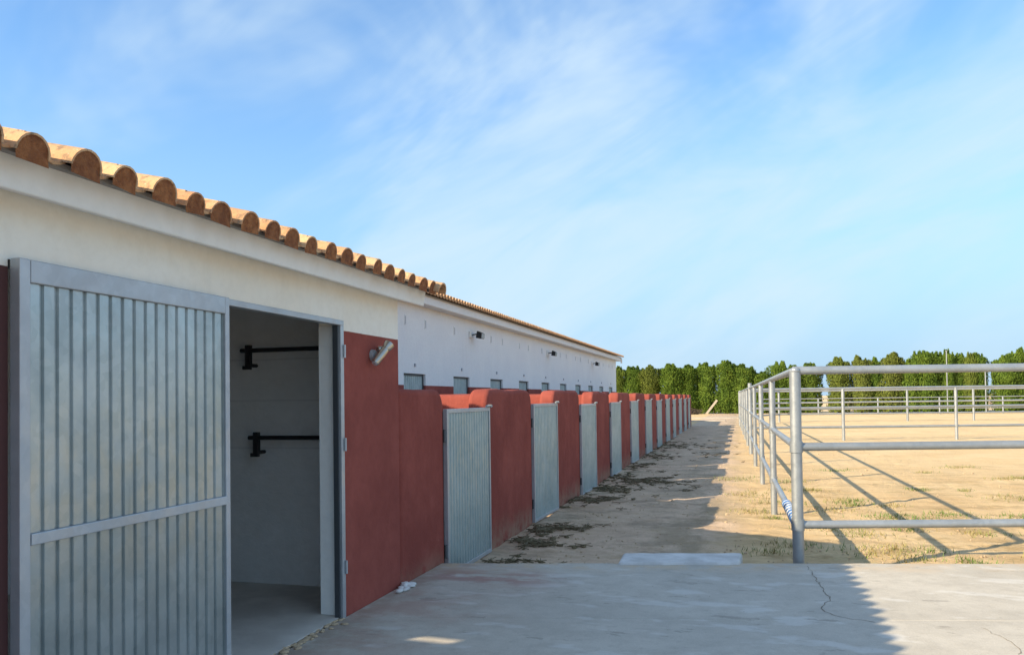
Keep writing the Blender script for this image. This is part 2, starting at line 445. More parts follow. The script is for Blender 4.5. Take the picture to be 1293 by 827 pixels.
def copy_tree(o, parent=None, loc=None):
    c = o.copy(); COL.objects.link(c)
    if parent is not None: c.parent = parent
    if loc is not None: c.location = loc
    for ch in o.children: copy_tree(ch, c)
    return c
ORD = ['first', 'second', 'third', 'fourth', 'fifth', 'sixth', 'seventh', 'eighth', 'ninth', 'tenth', 'eleventh', 'twelfth', 'thirteenth', 'fourteenth', 'fifteenth', 'sixteenth', 'seventeenth', 'eighteenth', 'nineteenth', 'twentieth', 'twenty first', 'twenty second', 'twenty third', 'twenty fourth', 'twenty fifth', 'twenty sixth']

# ------------------------------------------------------------------ ground
DZ = -0.165
def axis_lines(a, b, step, lo, hi, g):
    l = [a+step*i for i in range(int((b-a)/step)+1)]
    s = step
    while l[-1] < hi: s *= g; l.append(l[-1]+s)
    s = step; pre = []
    c = a
    while c > lo: s *= g; c -= s; pre.append(c)
    return pre[::-1]+l
xs = axis_lines(-3.0, 5.0, 0.07, -900, 1200, 1.16)
ys = axis_lines(6.6, 15.0, 0.07, -80, 1800, 1.035)
def ground_z(x, y):
    a = 1.0/(1.0+max(0, y-20)*0.02)
    z = mn.noise((x*0.5, y*0.5, 0))*0.018 + mn.noise((x*1.9, y*1.9, 5))*0.012 + mn.noise((x*5.5, y*5.5, 9))*0.016 + mn.noise((x*13, y*13, 2))*0.010
    if abs(x) > 60 or y > 120: return DZ
    return DZ + z*a
mb = MB()
nx = len(xs)
for y in ys:
    for x in xs: mb.v.append((x, y, ground_z(x, y)))
for j in range(len(ys)-1):
    for i in range(nx-1):
        mb.f.append((j*nx+i, j*nx+i+1, (j+1)*nx+i+1, (j+1)*nx+i))
g = kind(obj('ground', mb, M['earth'], smooth=True, recalc=False, angle=180), 'structure')

# concrete yard in front of the annex: bays separated by open joints
WX = -2.675                      # front face of annex and paddock walls
def edge_y(x): return 6.86+0.214*(x-WX)
yard = bpy.data.objects.new('concrete_yard', None); COL.objects.link(yard); kind(yard, 'structure')
rnd = random.Random(3)
def bay(y_off0, y_off1, x0, x1, rough_edge):
    top = []; n = 60
    for i in range(n+1):
        x = x0+(x1-x0)*i/n
        j = rnd.uniform(-.012, .012) if rough_edge else rnd.uniform(-.002, .002)
        top.append((x, edge_y(x)+y_off1+j))
    bot = [(x1-(x1-x0)*i/n, edge_y(x1-(x1-x0)*i/n)+y_off0+rnd.uniform(-.002, .002)) for i in range(n+1)]
    mb = MB(); mb.prism(top+bot, 2, -0.3, 0.0)
    return obj('concrete_bay', mb, M['concrete'], yard, bevel=0.002, seg=1)
JY = -1.85
for xa, xb in ((WX+0.004, 3.6), (3.609, 9.0), (9.009, 16)):
    bay(JY+0.002, 0.0, xa, xb, True)
    bay(JY-3.2, JY-0.002, xa, xb, False)
    bay(JY-7.5, JY-3.205, xa, xb, False)
    bay(JY-13, JY-7.505, xa, xb, False)
def ribbon(pts, w, z=0.0025):
    mb = MB(); rr = random.Random(5); out = []
    for (x0, y0), (x1, y1) in zip(pts, pts[1:]):
        n = max(2, int(math.hypot(x1-x0, y1-y0)/0.04))
        for k in range(n):
            t = k/n; out.append((x0+(x1-x0)*t+rr.uniform(-.012, .012), y0+(y1-y0)*t+rr.uniform(-.012, .012)))
    out.append(pts[-1])
    vs = []
    for i, p in enumerate(out):
        q = out[min(i+1, len(out)-1)]; o_ = out[max(i-1, 0)]
        d = Vector((q[0]-o_[0], q[1]-o_[1])).normalized(); ww = w*rr.uniform(.4, 1.3)
        vs += [(p[0]-d.y*ww, p[1]+d.x*ww, z), (p[0]+d.y*ww, p[1]-d.x*ww, z)]
    mb.add(vs, [(2*i, 2*i+1, 2*i+3, 2*i+2) for i in range(len(out)-1)]); return mb
obj('crack', ribbon([(0.53, 7.42), (0.55, 7.2), (0.586, 6.54), (0.61, 6.3), (0.514, 5.94), (0.61, 5.78), (0.82, 5.70)], 0.0035), M['crack'], yard)
obj('crack', ribbon([(1.45, 5.72), (1.55, 5.4), (1.50, 5.1), (1.64, 4.8)], 0.0025), M['crack'], yard)

# pale concrete step laid against the yard edge
mb = MB()
poly = []
for i in range(13):
    x = -1.13+1.13*i/12; poly.append((x, edge_y(x)-0.075+rnd.uniform(-.006, .006)))
poly[0] = (-1.09, poly[0][1]+.01); poly[-1] = (-.03, poly[-1][1]+.01)
for i in range(13):
    x = 0.0-1.13*i/12; poly.append((x*0.97-.01, edge_y(x)+0.40+rnd.uniform(-.015, .015)))
mb.prism(poly, 2, -0.22, 0.022)
tag(obj('concrete_step', mb, M['step'], bevel=0.03, seg=4, origin=(-0.56, 7.5, -0.16)), 'pale concrete step lying along the far edge of the concrete yard', 'step')
# smear of white plaster fallen at the wall foot
mb = MB(); rnd = random.Random(11)
for i in range(9):
    mb.lump((-2.60+rnd.uniform(-.03, .05), 5.75+i*0.028, 0.012), rnd.uniform(.02, .05), rnd.uniform(.02, .05), rnd.uniform(.008, .028), rnd)
tag(obj('plaster_lump', mb, M['pale'], smooth=True, angle=180, origin=(-2.6, 5.86, 0)), 'small lump of white plaster on the concrete at the foot of the red wall', 'rubble')

# ------------------------------------------------------------------ annex (near white and red building)
annex = thing('stable_annex', (-4.1, -1.0, 0), 'low white annex with dark red dado, tiled eave and open metal doorway', 'building')
Y0, Y1 = -8.0, 5.94
DY0, DY1, DZT = 2.36, 5.00, 2.03        # doorway
mb = MB()
T = 0.178
mb.box(WX-T, WX, Y0, DY0, -0.3, 2.40)
mb.box(WX-T, WX, DY0, DY1, DZT+.03, 2.40)
mb.box(WX-T, WX, DY1, Y1, -0.3, 2.40)
obj('front_wall', mb, M['near_wall'], annex)
XB = -5.6
mb = MB(); mb.prism([(XB+.03, -0.3), (WX-T-.002, -0.3), (WX-T-.002, 2.40), (XB+.03, 3.13)], 1, 5.74, Y1-.003); obj('end_wall', mb, M['interior'], annex)
mb = MB(); mb.prism([(XB+.03, -0.3), (WX-T-.002, -0.3), (WX-T-.002, 2.40), (XB+.03, 3.13)], 1, Y0+.003, Y0+.2); obj('end_wall', mb, M['white'], annex)
mb = MB(); mb.prism([(XB+.03, -0.3), (WX-T-.002, -0.3), (WX-T-.002, 2.40), (XB+.03, 3.13)], 1, -0.9, -0.75); obj('partition_wall', mb, M['interior'], annex)
# sheet metal back wall; unseen slit added to drop a sun sliver outside
a, b, c_, d_ = (1.20, 2.665), (1.135, 2.70), (0.825, 2.965), (0.89, 2.93)
mb = MB()
outer = [(Y0, -0.3), (Y1, -0.3), (Y1, 3.13), (Y0, 3.13)]
hole = [d_, c_, b, a]
hole = [c_, b, a, d_]
def ringquads(h, o_):
    return [(0, 1, 5, 4), (1, 2, 6, 5), (2, 3, 7, 6), (3, 0, 4, 7)]
hq = [(0.825, 2.93), (1.20, 2.665), (1.20, 2.72), (0.825, 2.985)]
for X in (XB, XB+.02):
    mb.add([(X, *p) for p in outer]+[(X, *p) for p in hq], ringquads(0, 0))
obj('back_wall', mb, M['interior'], annex, recalc=False)
mb = MB(); mb.box(XB+.03, WX-T+.16, Y0+.1, 5.738, -0.25, 0.012); obj('floor', mb, M['floor'], annex)
# dirt sill across the doorway
mb = MB(); rnd = random.Random(4)
for i in range(170):
    y = DY0+.05+i*(DY1-DY0-.1)/169
    mb.lump((WX+rnd.gauss(-.01, .03), y, 0.003), rnd.uniform(.01, .03), rnd.uniform(.015, .04), rnd.uniform(.003, .010), rnd)
kind(obj('sill_dirt', mb, M['pebble'], annex, smooth=True, angle=180), 'stuff')
# fascia under the eave
mb = MB(); mb.prism([(WX+.001, 2.320), (-2.515, 2.274), (-2.500, 2.276), (-2.480, 2.412), (WX+.001, 2.45)], 1, Y0-.2, 6.08)
obj('fascia', mb, M['white'], annex, bevel=0.008)
# roof deck
SL = 0.25
def rz(x): return 2.437+(-2.55-x)*SL          # top of deck
mb = MB(); mb.prism([(-2.43, rz(-2.43)-.02), (-2.43, rz(-2.43)), (-5.95, rz(-5.95)), (-5.95, rz(-5.95)-.07), (WX-.0, rz(WX)-.05)], 1, Y0-.2, 6.12)
obj('roof_deck', mb, M['mortar'], annex)
mb = MB(); mb.prism([(WX-.01, 2.405), (XB+.04, 3.125), (XB+.04, 3.11), (WX-.01, 2.385)], 1, Y0+.25, 5.73)
obj('ceiling', mb, M['interior'], annex)

# clay tiles ---------------------------------------------------------
SA = math.atan(SL)
def arc_shell(mb, r0, r1, L, th, n, up, x_off=0.0, z_off=0.0):
    # half-round shell whose axis runs from the eave (x=0) up the slope (-x)
    vs = []
    ca, sa = math.cos(SA), math.sin(SA)
    for (s_, r) in ((0, r0), (L, r1)):
        for rr in (r, r-th):
            for k in range(n+1):
                t = math.pi*k/n
                yy = rr*math.cos(t); hh = rr*math.sin(t)*(1 if up else -1)
                xx = -s_*ca+hh*sa; z = s_*sa+hh*ca
                vs.append((xx+x_off, yy, z+z_off))
    m_ = n+1; fs = []
    A, B, C, D = 0, m_, 2*m_, 3*m_
    for k in range(n):
        fs += [(A+k, A+k+1, C+k+1, C+k), (B+k+1, B+k, D+k, D+k+1), (A+k+1, A+k, B+k, B+k+1), (C+k, C+k+1, D+k+1, D+k)]
    fs += [(A, C, D, B), (A+n, B+n, D+n, C+n)]
    mb.add(vs, fs)
def plug_disc(mb, r, s_, n, z_off=0.0):
    # mortar stopping the open end of a cover tile
    ca, sa = math.cos(SA), math.sin(SA)
    rr = random.Random(2)
    vs = []
    def pt(q, t, s2): 
        hh = q*r*math.sin(t); return (-s2*ca+hh*sa, q*r*math.cos(t), s2*sa+hh*ca+z_off)
    vs.append(pt(0.45, math.pi/2, s_-.004))
    n1 = n+1
    for k in range(n1): vs.append(pt(1.0, math.pi*k/n, s_+rr.uniform(-.003, .003)))
    b0 = len(vs)
    vs += [(-s_*ca, -r, s_*sa+z_off-.03), (-s_*ca, r, s_*sa+z_off-.03)]
    fs = [(0, 1+k, 2+k) for k in range(n)]+[(0, n1, b0), (0, b0, b0+1), (0, b0+1, 1)]
    mb.add(vs, fs)
PITCH = 0.2095
EX = -2.375                 # eave line of tile ends
EZ = 2.392
proto_c = MB(); arc_shell(proto_c, 0.076, 0.064, 0.44, 0.008, 10, True)
proto_p = MB(); plug_disc(proto_p, 0.071, 0.003, 10)
proto_h = MB(); arc_shell(proto_h, 0.080, 0.094, 0.44, 0.012, 8, False, 0.02, 0.075)
cover = plug = chan = None
ty = [5.99-PITCH*i for i in range(66)]
rnd = random.Random(21)
for i, y in enumerate(ty):
    loc = Vector((EX+rnd.uniform(-.02, .012), y+rnd.uniform(-.008, .008), EZ+rnd.uniform(-.004, .004)))-annex.location
    if cover is None:
        cover = obj('roof_tile', proto_c, M['tile'], smooth=True, origin=(0, 0, 0)); cover.parent = annex
        plug = obj('mortar_plug', proto_p, M['plug'], smooth=True, angle=60, origin=(0, 0, 0)); plug.parent = cover
        c = cover
    else:
        c = cover.copy(); COL.objects.link(c); p = plug.copy(); COL.objects.link(p); p.parent = c
    c.location = loc; c.rotation_euler = (rnd.uniform(-.09, .09), rnd.uniform(-.03, .03), rnd.uniform(-.06, .06)); q = rnd.uniform(.93, 1.05); c.scale = (1, q, q)
    loc = Vector((EX-.035+rnd.uniform(-.01, .01), y-PITCH/2, EZ-0.002))-annex.location
    if chan is None:
        chan = obj('channel_tile', proto_h, M['tile'], smooth=True, origin=(0, 0, 0)); chan.parent = annex; h = chan
    else:
        h = chan.copy(); COL.objects.link(h)
    h.location = loc
def roof_field(rows, x0, z0, y_list, step, n):
    mb = MB(); rr = random.Random(9)
    for r_ in rows:
        for y in y_list:
            b = MB(); arc_shell(b, 0.086, 0.070, 0.44, 0.013, n, True); arc_shell(b, 0.08, 0.094, 0.44, 0.012, n, False, 0.0, 0.075)
            dx, dy, dz = x0-step*r_*math.cos(SA), y+rr.uniform(-.006, .006), z0+step*r_*math.sin(SA)+rr.uniform(-.004, .004)+0.006
            nv = len(b.v)//2
            b.v = [(v[0]+dx, v[1]+dy-(PITCH/2 if q >= nv else 0), v[2]+dz) for q, v in enumerate(b.v)]
            mb.add(b.v, b.f)
    return mb
kind(obj('roof_tiles', roof_field(range(1, 11), EX, EZ, ty, 0.35, 5), M['tile'], annex, smooth=True, recalc=False), 'stuff')
# verge tiles along the far gable edge
mb = MB()
for r_ in range(0, 11):
    b = MB(); arc_shell(b, 0.088, 0.072, 0.44, 0.013, 8, True)
    mb.add([(v[0]+EX+.03-.35*r_*math.cos(SA), v[1]+6.09, v[2]+EZ-.015+.35*r_*math.sin(SA)) for v in b.v], b.f)
obj('verge_tiles', mb, M['tile'], annex, smooth=True)

# door frame and the closed leaf ---------------------------------------
mb = MB()
mb.box(WX-.045, WX+.012, DY1-.045, DY1+.001, 0.0, DZT)                 # far jamb
mb.box(WX-.045, WX+.0125, DY0+.03, DY1+.001, DZT, DZT+.035)
obj('door_frame', mb, M['galv_frame'], annex, bevel=0.003)
mb = MB(); mb.box(WX-.045, WX+.010, DY0-.12, DY0-.006, 0.0, 2.03); obj('maroon_strip', mb, M['maroon'], annex, bevel=0.003)  # near-black maroon strip along the left edge of the leaf
mb = MB(); mb.box(WX-.1785, WX-.047, DY1-.012, DY1-.001, 0.014, DZT-.003); obj('reveal_plaster', mb, M['white'], annex)
for z in (1.2, 0.35, 1.85):
    mb = MB(); mb.tube([(WX+.02, DY1-.005, z-.045), (WX+.02, DY1-.005, z+.045)], 0.009, 8); obj('hinge', mb, M['galv_frame'], annex, smooth=True)
mb = MB(); mb.box(WX-.044, WX-.006, DY1-.060, DY1-.0455, 0.012, DZT-.002); obj('jamb_shade', mb, M['dark_steel'], annex)  # shaded inner face of the jamb, put in as a dark strip

def ribbed(x, y0, y1, z0, z1, pitch, flat, depth, side):
    # vertical ribbed sheet facing +X
    prof = []; y = y0
    while y < y1-1e-4:
        for dy, dx in ((0, 0), (flat, 0), (flat+side, -depth), (pitch-side, -depth)):
            if y+dy < y1: prof.append((y+dy, dx))
        y += pitch
    prof.append((y1, 0))
    mb = MB(); n = len(prof)
    vs = [(x+dx, yy, z) for z in (z0, z1) for yy, dx in prof]
    mb.add(vs, [(i, i+1, n+i+1, n+i) for i in range(n-1)])
    vs = [(x+dx-.004, yy, z) for z in (z0, z1) for yy, dx in prof]
    mb.add(vs, [(i+1, i, n+i, n+i+1) for i in range(n-1)])
    return mb
LX = WX+.062          # front of the leaf
leaf = MB()
LY0, LY1 = 2.358, 3.640
leaf.box(LX-.05, LX, LY0, LY0+.048, 0.03, 2.062)
leaf.box(LX-.05, LX, LY1-.036, LY1, 0.03, 2.062)
leaf.box(LX-.049, LX+.001, LY0+.049, LY1-.037, 1.972, 2.061)
leaf.box(LX-.049, LX+.001, LY0+.049, LY1-.037, 0.03, 0.10)
door = obj('metal_door', leaf, M['galv_frame'], annex, bevel=0.004)
mb = MB(); mb.box(LX-.0505, LX+.004, LY0+.0493, LY1-.0373, 0.966, 1.010); obj('cross_rail', mb, M['galv_frame'], door, bevel=0.003)
obj('door_sheet', ribbed(LX-.012, LY0+.050, LY1-.038, 1.011, 1.971, 0.0703, 0.047, 0.011, 0.0045), M['galv'], door, recalc=False)
obj('door_sheet', ribbed(LX-.012, LY0+.050, LY1-.038, 0.101, 0.965, 0.0703, 0.047, 0.011, 0.0045), M['galv'], door, recalc=False)
# saddle racks on the end wall inside the room
def rack(z, x0, label):
    t_ = thing('saddle_rack', (x0, 5.74, z-.14), label, 'rack', 'black rail racks on the inner wall')
    mb = MB(); mb.tube([(x0-.07, 5.62, z), (x0+.95, 5.62, z)], 0.018, 12); obj('bar', mb, M['black'], t_, smooth=True)
    for xx in (x0, x0+.86):
        mb = MB(); mb.box(xx-.022, xx+.022, 5.60, 5.645, z-.135, z+.045); obj('bracket', mb, M['black'], t_, bevel=0.004)
        mb = MB(); mb.tube([(xx, 5.625, z-.12), (xx, 5.735, z-.12)], 0.016, 10)
        mb.box(xx-.05, xx+.02, 5.605, 5.64, z-.155, z-.125); obj('foot', mb, M['black'], t_, bevel=0.003)
rack(1.925, -3.86, 'upper black bar rack on the inner wall seen through the doorway')
rack(1.215, -3.79, 'lower black bar rack on the inner wall seen through the doorway')

# silver spotlight on the dado
sp = thing('wall_spotlight', (WX, 5.55, 1.87), 'silver spotlight tilted down on the red wall beside the open doorway', 'spotlight')
mb = MB(); mb.tube([(WX+.002, 5.46, 1.845), (WX+.03, 5.46, 1.845)], [0.045, 0.04], 18); obj('base', mb, M['grey'], sp, smooth=True)
mb = MB(); mb.tube([(WX+.03, 5.46, 1.845), (WX+.07, 5.46, 1.855)], 0.015, 10); obj('arm', mb, M['lamp'], sp, smooth=True)
d0 = Vector((0.30, 0.62, 0.72)).normalized()
c0 = Vector((WX+.085, 5.46, 1.855))
mb = MB(); mb.tube([c0-d0*.10, c0-d0*.09, c0-d0*.0, c0+d0*.05], [0.026, 0.030, 0.030, 0.028], 18); obj('lamp_body', mb, M['lamp'], sp, smooth=True)
mb = MB(); mb.tube([c0+d0*.05, c0+d0*.07, c0+d0*.105], [0.030, 0.037, 0.040], 18, True); obj('lamp_head', mb, M['lamp'], sp, smooth=True)
mb = MB(); mb.tube([c0-d0*.102, c0-d0*.106], [0.023, 0.023], 16); obj('lens', mb, M['glass'], sp, smooth=True)
mb = MB(); mb.lump((WX+.05, 5.50, 1.89), .03, .04, .025, random.Random(1), 10, 6); obj('sensor', mb, M['lamp'], sp, smooth=True, angle=180)

# ------------------------------------------------------------------ paddock walls
def rounded_profile(y0, y1, z0, z1, rl, rr_, rnd, n=6):
    pts = [(y0, z0)]
    k = max(2, int((z1-z0)/.35))
    for i in range(1, k): pts.append((y0+rnd.uniform(-.006, .006), z0+(z1-z0-rl)*i/k))
    if rl > 0:
        for i in range(n+1):
            t = math.pi-math.pi/2*i/n; pts.append((y0+rl+rl*math.cos(t), z1-rl+rl*math.sin(t)))
    else: pts.append((y0, z1))
    m_ = max(2, int((y1-y0)/.35))
    for i in range(1, m_):
        pts.append((y0+rl+(y1-rr_-y0-rl)*i/m_, z1+rnd.uniform(-.008, .008)))
    for i in range(n+1):
        t = math.pi/2-math.pi/2*i/n; pts.append((y1-rr_+rr_*math.cos(t), z1-rr_+rr_*math.sin(t)))
    for i in range(k-1, 0, -1): pts.append((y1+rnd.uniform(-.006, .006), z0+(z1-z0-rr_)*i/k))
    pts.append((y1, z0)); return pts
GP = 3.25
WTOP = 1.612
FARX = -7.35
rnd = random.Random(31)
grp_w = 'red plastered paddock walls'
def paddock_wall(y0, y1, rl, rr_, label, part=True, thick=0.24):
    w = thing('paddock_wall', (WX-.12, (y0+y1)/2, DZ), label, 'wall', grp_w)
    zt = WTOP+rnd.uniform(-.012, .012)
    mb = MB(); mb.prism(rounded_profile(y0, y1, -0.35, zt, rl, rr_, rnd), 0, WX-thick, WX)
    obj('pier', mb, M['red'], w, smooth=True, bevel=0.055, seg=5)
    if part:
        mb = MB(); pf = []
        yp = y0+.22
        hh = zt-.05
        poly = [(yp, -0.35), (yp, hh-.07), (yp+.02, hh-.02), (yp+.07, hh), (yp+.13, hh), (yp+.18, hh-.02), (yp+.2, hh-.07), (yp+.2, -0.35)]
        mb.prism([(p[0], p[1]) for p in poly], 0, FARX+.02, WX-thick-.004)
        obj('partition', mb, M['red'], w, smooth=True)
    return w
paddock_wall(Y1+.003, 6.968, 0.0, 0.17, 'short red wall length joining the white annex to the nearest metal gate', False)
for i in range(12):
    y0 = 8.31+GP*i
    y1 = 10.212+GP*i if i < 11 else 8.31+GP*i+1.5
    lab = 'red rounded wall panel, %s past the metal gates counted from the annex' % ORD[i] if i < 11 else 'last red wall panel at the far end of the paddock row'
    paddock_wall(y0, y1, 0.17, 0.17, lab)

# ------------------------------------------------------------------ paddock gates
def make_gate(y0, y1, label):
    x = WX+.012
    zb, zt = DZ+.005, 1.415
    g_ = thing('paddock_gate', (x, y0, DZ), label, 'gate', 'ribbed metal paddock gates')
    mb = MB()
    mb.box(x-.02, x+.022, y0, y0+.04, zb, zt); mb.box(x-.02, x+.022, y1-.035, y1, zb, zt)
    mb.box(x-.0195, x+.0215, y0+.041, y1-.036, zt-.04, zt-.001); mb.box(x-.0195, x+.0215, y0+.041, y1-.036, zb, zb+.04)
    obj('frame', mb, M['galv_frame'], g_, bevel=0.003)
    mb = MB(); mb.box(x-.15, x-.024, y0-.04, y0+.02, zb-.05, zt-.02); obj('gap_filler', mb, M['dark_steel'], g_)  # dark filler added to block the sunlit gap between gate and wall
    obj('sheet', ribbed(x+.014, y0+.041, y1-.036, zb+.041, zt-.041, 0.0788, 0.045, 0.016, 0.009), M['gate'], g_, recalc=False)
    mb = MB(); mb.tube([(x+.03, y1-.16, zt+.012), (x+.03, y1+.03, zt+.012)], 0.012, 8); mb.box(x+.01, x+.05, y1-.05, y1-.02, zt, zt+.03)
    obj('latch', mb, M['pipe'], g_, smooth=True)
    for z in (zb+.25, zt-.25):
        mb = MB(); mb.tube([(x+.0, y0-.014, z-.06), (x+.0, y0-.014, z+.06)], 0.014, 8); obj('hinge', mb, M['dark_steel'], g_, smooth=True)
    return g_
g0 = make_gate(6.955, 8.285, 'nearest ribbed metal gate, beside the concrete yard')
rnd = random.Random(8)
for i in range(1, 12):
    c = copy_tree(g0, None, g0.location+Vector((rnd.uniform(-.004, .012), GP*i-.01, rnd.uniform(-.02, .02))))
    c.rotation_euler = (0, 0, R(rnd.uniform(-1.2, 0.2)))
    c['label'] = '%s ribbed metal gate in the red wall, counted from the annex' % ORD[i] if i < 11 else 'farthest ribbed metal gate in the red wall, near the hedge'

# ------------------------------------------------------------------ long stable block behind the paddocks
FY0, FY1 = 6.6, 48.7
block = thing('stable_block', (-9.5, 27, DZ), 'long white stable block with tiled eave behind the red paddock walls', 'building')
DW = 1.30; dtop = 2.13
d_y = [16.62+GP*k for k in range(-3, 10)]
mb = MB()
ft = 3.98
mb.box(FARX-.2, FARX, FY0, FY1, dtop, ft)
prev = FY0
for y in d_y:
    mb.box(FARX-.2, FARX, prev, y, -0.35, dtop); prev = y+DW
mb.box(FARX-.2, FARX, prev, FY1, -0.35, dtop)
obj('front_wall', mb, M['far_wall'], block)
def gz(x): return 4.02+(-7.2-x)*SL
for ya, yb in ((FY0+.002, FY0+.2), (FY1-.2, FY1-.002)):
    mb = MB(); mb.prism([(-16.6, -0.35), (FARX-.201, -0.35), (FARX-.201, ft), (-11.9, gz(-11.9)-.12), (-16.6, ft)], 1, ya, yb); obj('end_wall', mb, M['far_wall'], block)
mb = MB(); mb.box(-16.8, -16.602, FY0, FY1, -0.35, ft); obj('rear_wall', mb, M['far_wall'], block)
mb = MB(); mb.prism([(FARX+.001, 3.742), (FARX+.26, 3.742), (FARX+.30, 3.76), (FARX+.30, 3.965), (FARX+.001, 4.01)], 1, FY0-.2, FY1+.22); obj('fascia', mb, M['far_wall'], block, bevel=0.01)
mb = MB(); mb.prism([(-7.0, gz(-7.0)-.03), (-7.0, gz(-7.0)), (-11.9, gz(-11.9)), (-17.0, gz(-11.9)-5.1*SL), (-17.0, gz(-11.9)-5.1*SL-.1), (-11.9, gz(-11.9)-.1)], 1, FY0-.2, FY1+.2); obj('roof_deck', mb, M['mortar'], block)
fx, fz = -6.90, 3.995
fy = [FY1+.2-PITCH*i for i in range(int((FY1-FY0+.3)/PITCH))]
mbt = roof_field(range(0, 2), fx, fz, fy, 0.35, 5)
for y in fy:
    b = MB(); plug_disc(b, 0.076, 0.012, 5)
    mbt.add([(v[0]+fx, v[1]+y, v[2]+fz+.006) for v in b.v], b.f)
kind(obj('eave_tiles', mbt, M['tile'], block, smooth=True, recalc=False), 'stuff')
mb = MB()
for y in fy:
    b = MB(); arc_shell(b, 0.078, 0.078, 4.5, 0.013, 4, True)
    mb.add([(v[0]+fx-.70*math.cos(SA), v[1]+y, v[2]+fz+.70*math.sin(SA)) for v in b.v], b.f)
kind(obj('roof_tiles', mb, M['tile'], block, smooth=True, recalc=False), 'stuff')
for k, y in enumerate(d_y):
    mb = MB()
    mb.box(FARX-.10, FARX-.055, y+.003, y+.05, DZ, dtop-.003); mb.box(FARX-.10, FARX-.055, y+DW-.05, y+DW-.003, DZ, dtop-.003)
    mb.box(FARX-.099, FARX-.056, y+.051, y+DW-.051, dtop-.05, dtop-.003)
    d_ = obj('stable_door', mb, M['dark_steel'], block)
    obj('door_sheet', ribbed(FARX-.075, y+.051, y+DW-.051, DZ, dtop-.051, 0.12, 0.07, 0.015, 0.012), M['gate'], d_, recalc=False)
    mb = MB(); mb.box(FARX-.001, FARX+.035, y+.60, y+.65, 2.29, 2.37); obj('bracket', mb, M['vent'], block, bevel=0.006)
    for dy in (0.07, 1.28):
        yy = y+dy+.03
        if any(abs(yy-q) < .35 for q in (21.43, 30.75, 40.6)): continue
        mb = MB(); mb.box(FARX-.002, FARX+.012, yy-.045, yy+.045, 3.23, 3.46)
        v_ = obj('vent', mb, M['far_wall'], block)
        mb = MB(); mb.box(FARX+.010, FARX+.016, yy-.022, yy+.022, 3.25, 3.44); obj('vent_slot', mb, M['vent'], v_)
mb = MB(); mb.tube([(FARX+.33, FY1+.1, 3.9), (FARX+.33, FY1+.1, 3.62)], 0.05, 8); obj('gutter_end', mb, M['white'], block, smooth=True)

def floodlight(y, z, label):
    f_ = thing('floodlight', (FARX, y, z), label, 'floodlight', 'floodlights on the long white wall')
    mb = MB(); mb.box(FARX+.001, FARX+.05, y-.28, y-.14, z-.09, z+.09); obj('junction_box', mb, M['white'], f_, bevel=0.008)
    mb = MB(); mb.tube([(FARX+.0, y, z), (FARX+.18, y, z+.02)], 0.02, 8); obj('arm', mb, M['dark_steel'], f_, smooth=True)
    mb = MB(); mb.prism([(FARX+.16, z-.10), (FARX+.32, z-.12), (FARX+.34, z+.03), (FARX+.20, z+.10)], 1, y-.15, y+.15); obj('housing', mb, M['black'], f_, bevel=0.012)
    mb = MB(); mb.prism([(FARX+.325, z-.11), (FARX+.335, z-.11), (FARX+.350, z+.02), (FARX+.342, z+.02)], 1, y-.13, y+.13); obj('lens', mb, M['glass'], f_)
floodlight(21.43, 3.35, 'nearest black floodlight high on the long white wall')
floodlight(30.75, 3.31, 'middle black floodlight high on the long white wall')
floodlight(40.6, 3.28, 'farthest black floodlight high on the long white wall')

# ------------------------------------------------------------------ pipe fences
ZR = (0.325, 1.03, 1.725)
def fence(pts, label, posts_r=0.044, rail_r=0.034, zs=ZR, first=True, tops=0.0, extra=None):
    f_ = thing('pipe_fence', (*pts[0], DZ), label, 'fence', 'galvanised pipe fences')
    for i, p in enumerate(pts):
        if i == 0 and not first: continue
        rr = posts_r
        zt = zs[-1]-.02+tops
        if extra and i in extra and not isinstance(extra, str): zt += 0.16; rr *= 1.25
        mb = MB(); mb.tube([(*p, -0.4), (*p, zt)], rr, 14); po = obj('post', mb, M['pipe'], f_, smooth=True)
        for z in zs[:-1]:
            cb = MB(); cb.tube([(p[0], p[1], z-.045), (p[0], p[1], z+.045)], rr+.009, 12)
            obj('clamp', cb, M['pipe'], po, smooth=True)
    for z in zs:
        mb = MB()
        mb.tube([(*p, z) for p in pts], rail_r, 12)
        obj('rail', mb, M['pipe'], f_, smooth=True)
    return f_
C0 = (0.48, 7.66)
def lx(y): return 0.48-(y-7.66)*0.0138
leftpts = [C0]+[(lx(y), y) for y in (11.7, 15.7, 19.7, 23.7, 27.7, 31.7, 35.7, 39.7, 43.7, 47.7)]
lf = fence(leftpts, 'galvanised three rail fence running along the sandy path beside the paddocks', extra={4}, first=False)
# near rails of the arena, corner post with the rounded pipe bend
fp = [(0.48, 7.66)]+[(0.48+3.7*i, 7.66+0.25*3.7*i) for i in range(1, 7)]
ff = fence(fp, 'nearest galvanised rail fence facing the concrete yard', first=False, rail_r=0.037)
mb = MB(); mb.tube([(0.48, 7.66, -0.4), (0.48, 7.66, 1.71)], 0.050, 18); po = obj('corner_post', mb, M['pipe'], ff, smooth=True)
for z in ZR[:2]:
    mb = MB(); mb.tube([(0.48, 7.66, z-.05), (0.48, 7.66, z+.05)], 0.058, 18); obj('clamp', mb, M['pipe'], po, smooth=True)
mb = MB(); mb.lump((0.48, 7.66, 1.72), .047, .047, .042, random.Random(2), 14, 8); obj('cap', mb, M['pipe'], po, smooth=True, angle=180)
bp = [(lx(30.3)+.05, 30.3)]+[(3.56+3.9*i, 30.9+1.0*i) for i in range(0, 9)]
fence(bp, 'second galvanised rail fence crossing the arena behind the near rails', rail_r=0.044, posts_r=0.055)
cp = [(lx(46.5), 46.5)]+[(2.3+3.75*i, 52.2+0.55*i) for i in range(0, 12)]
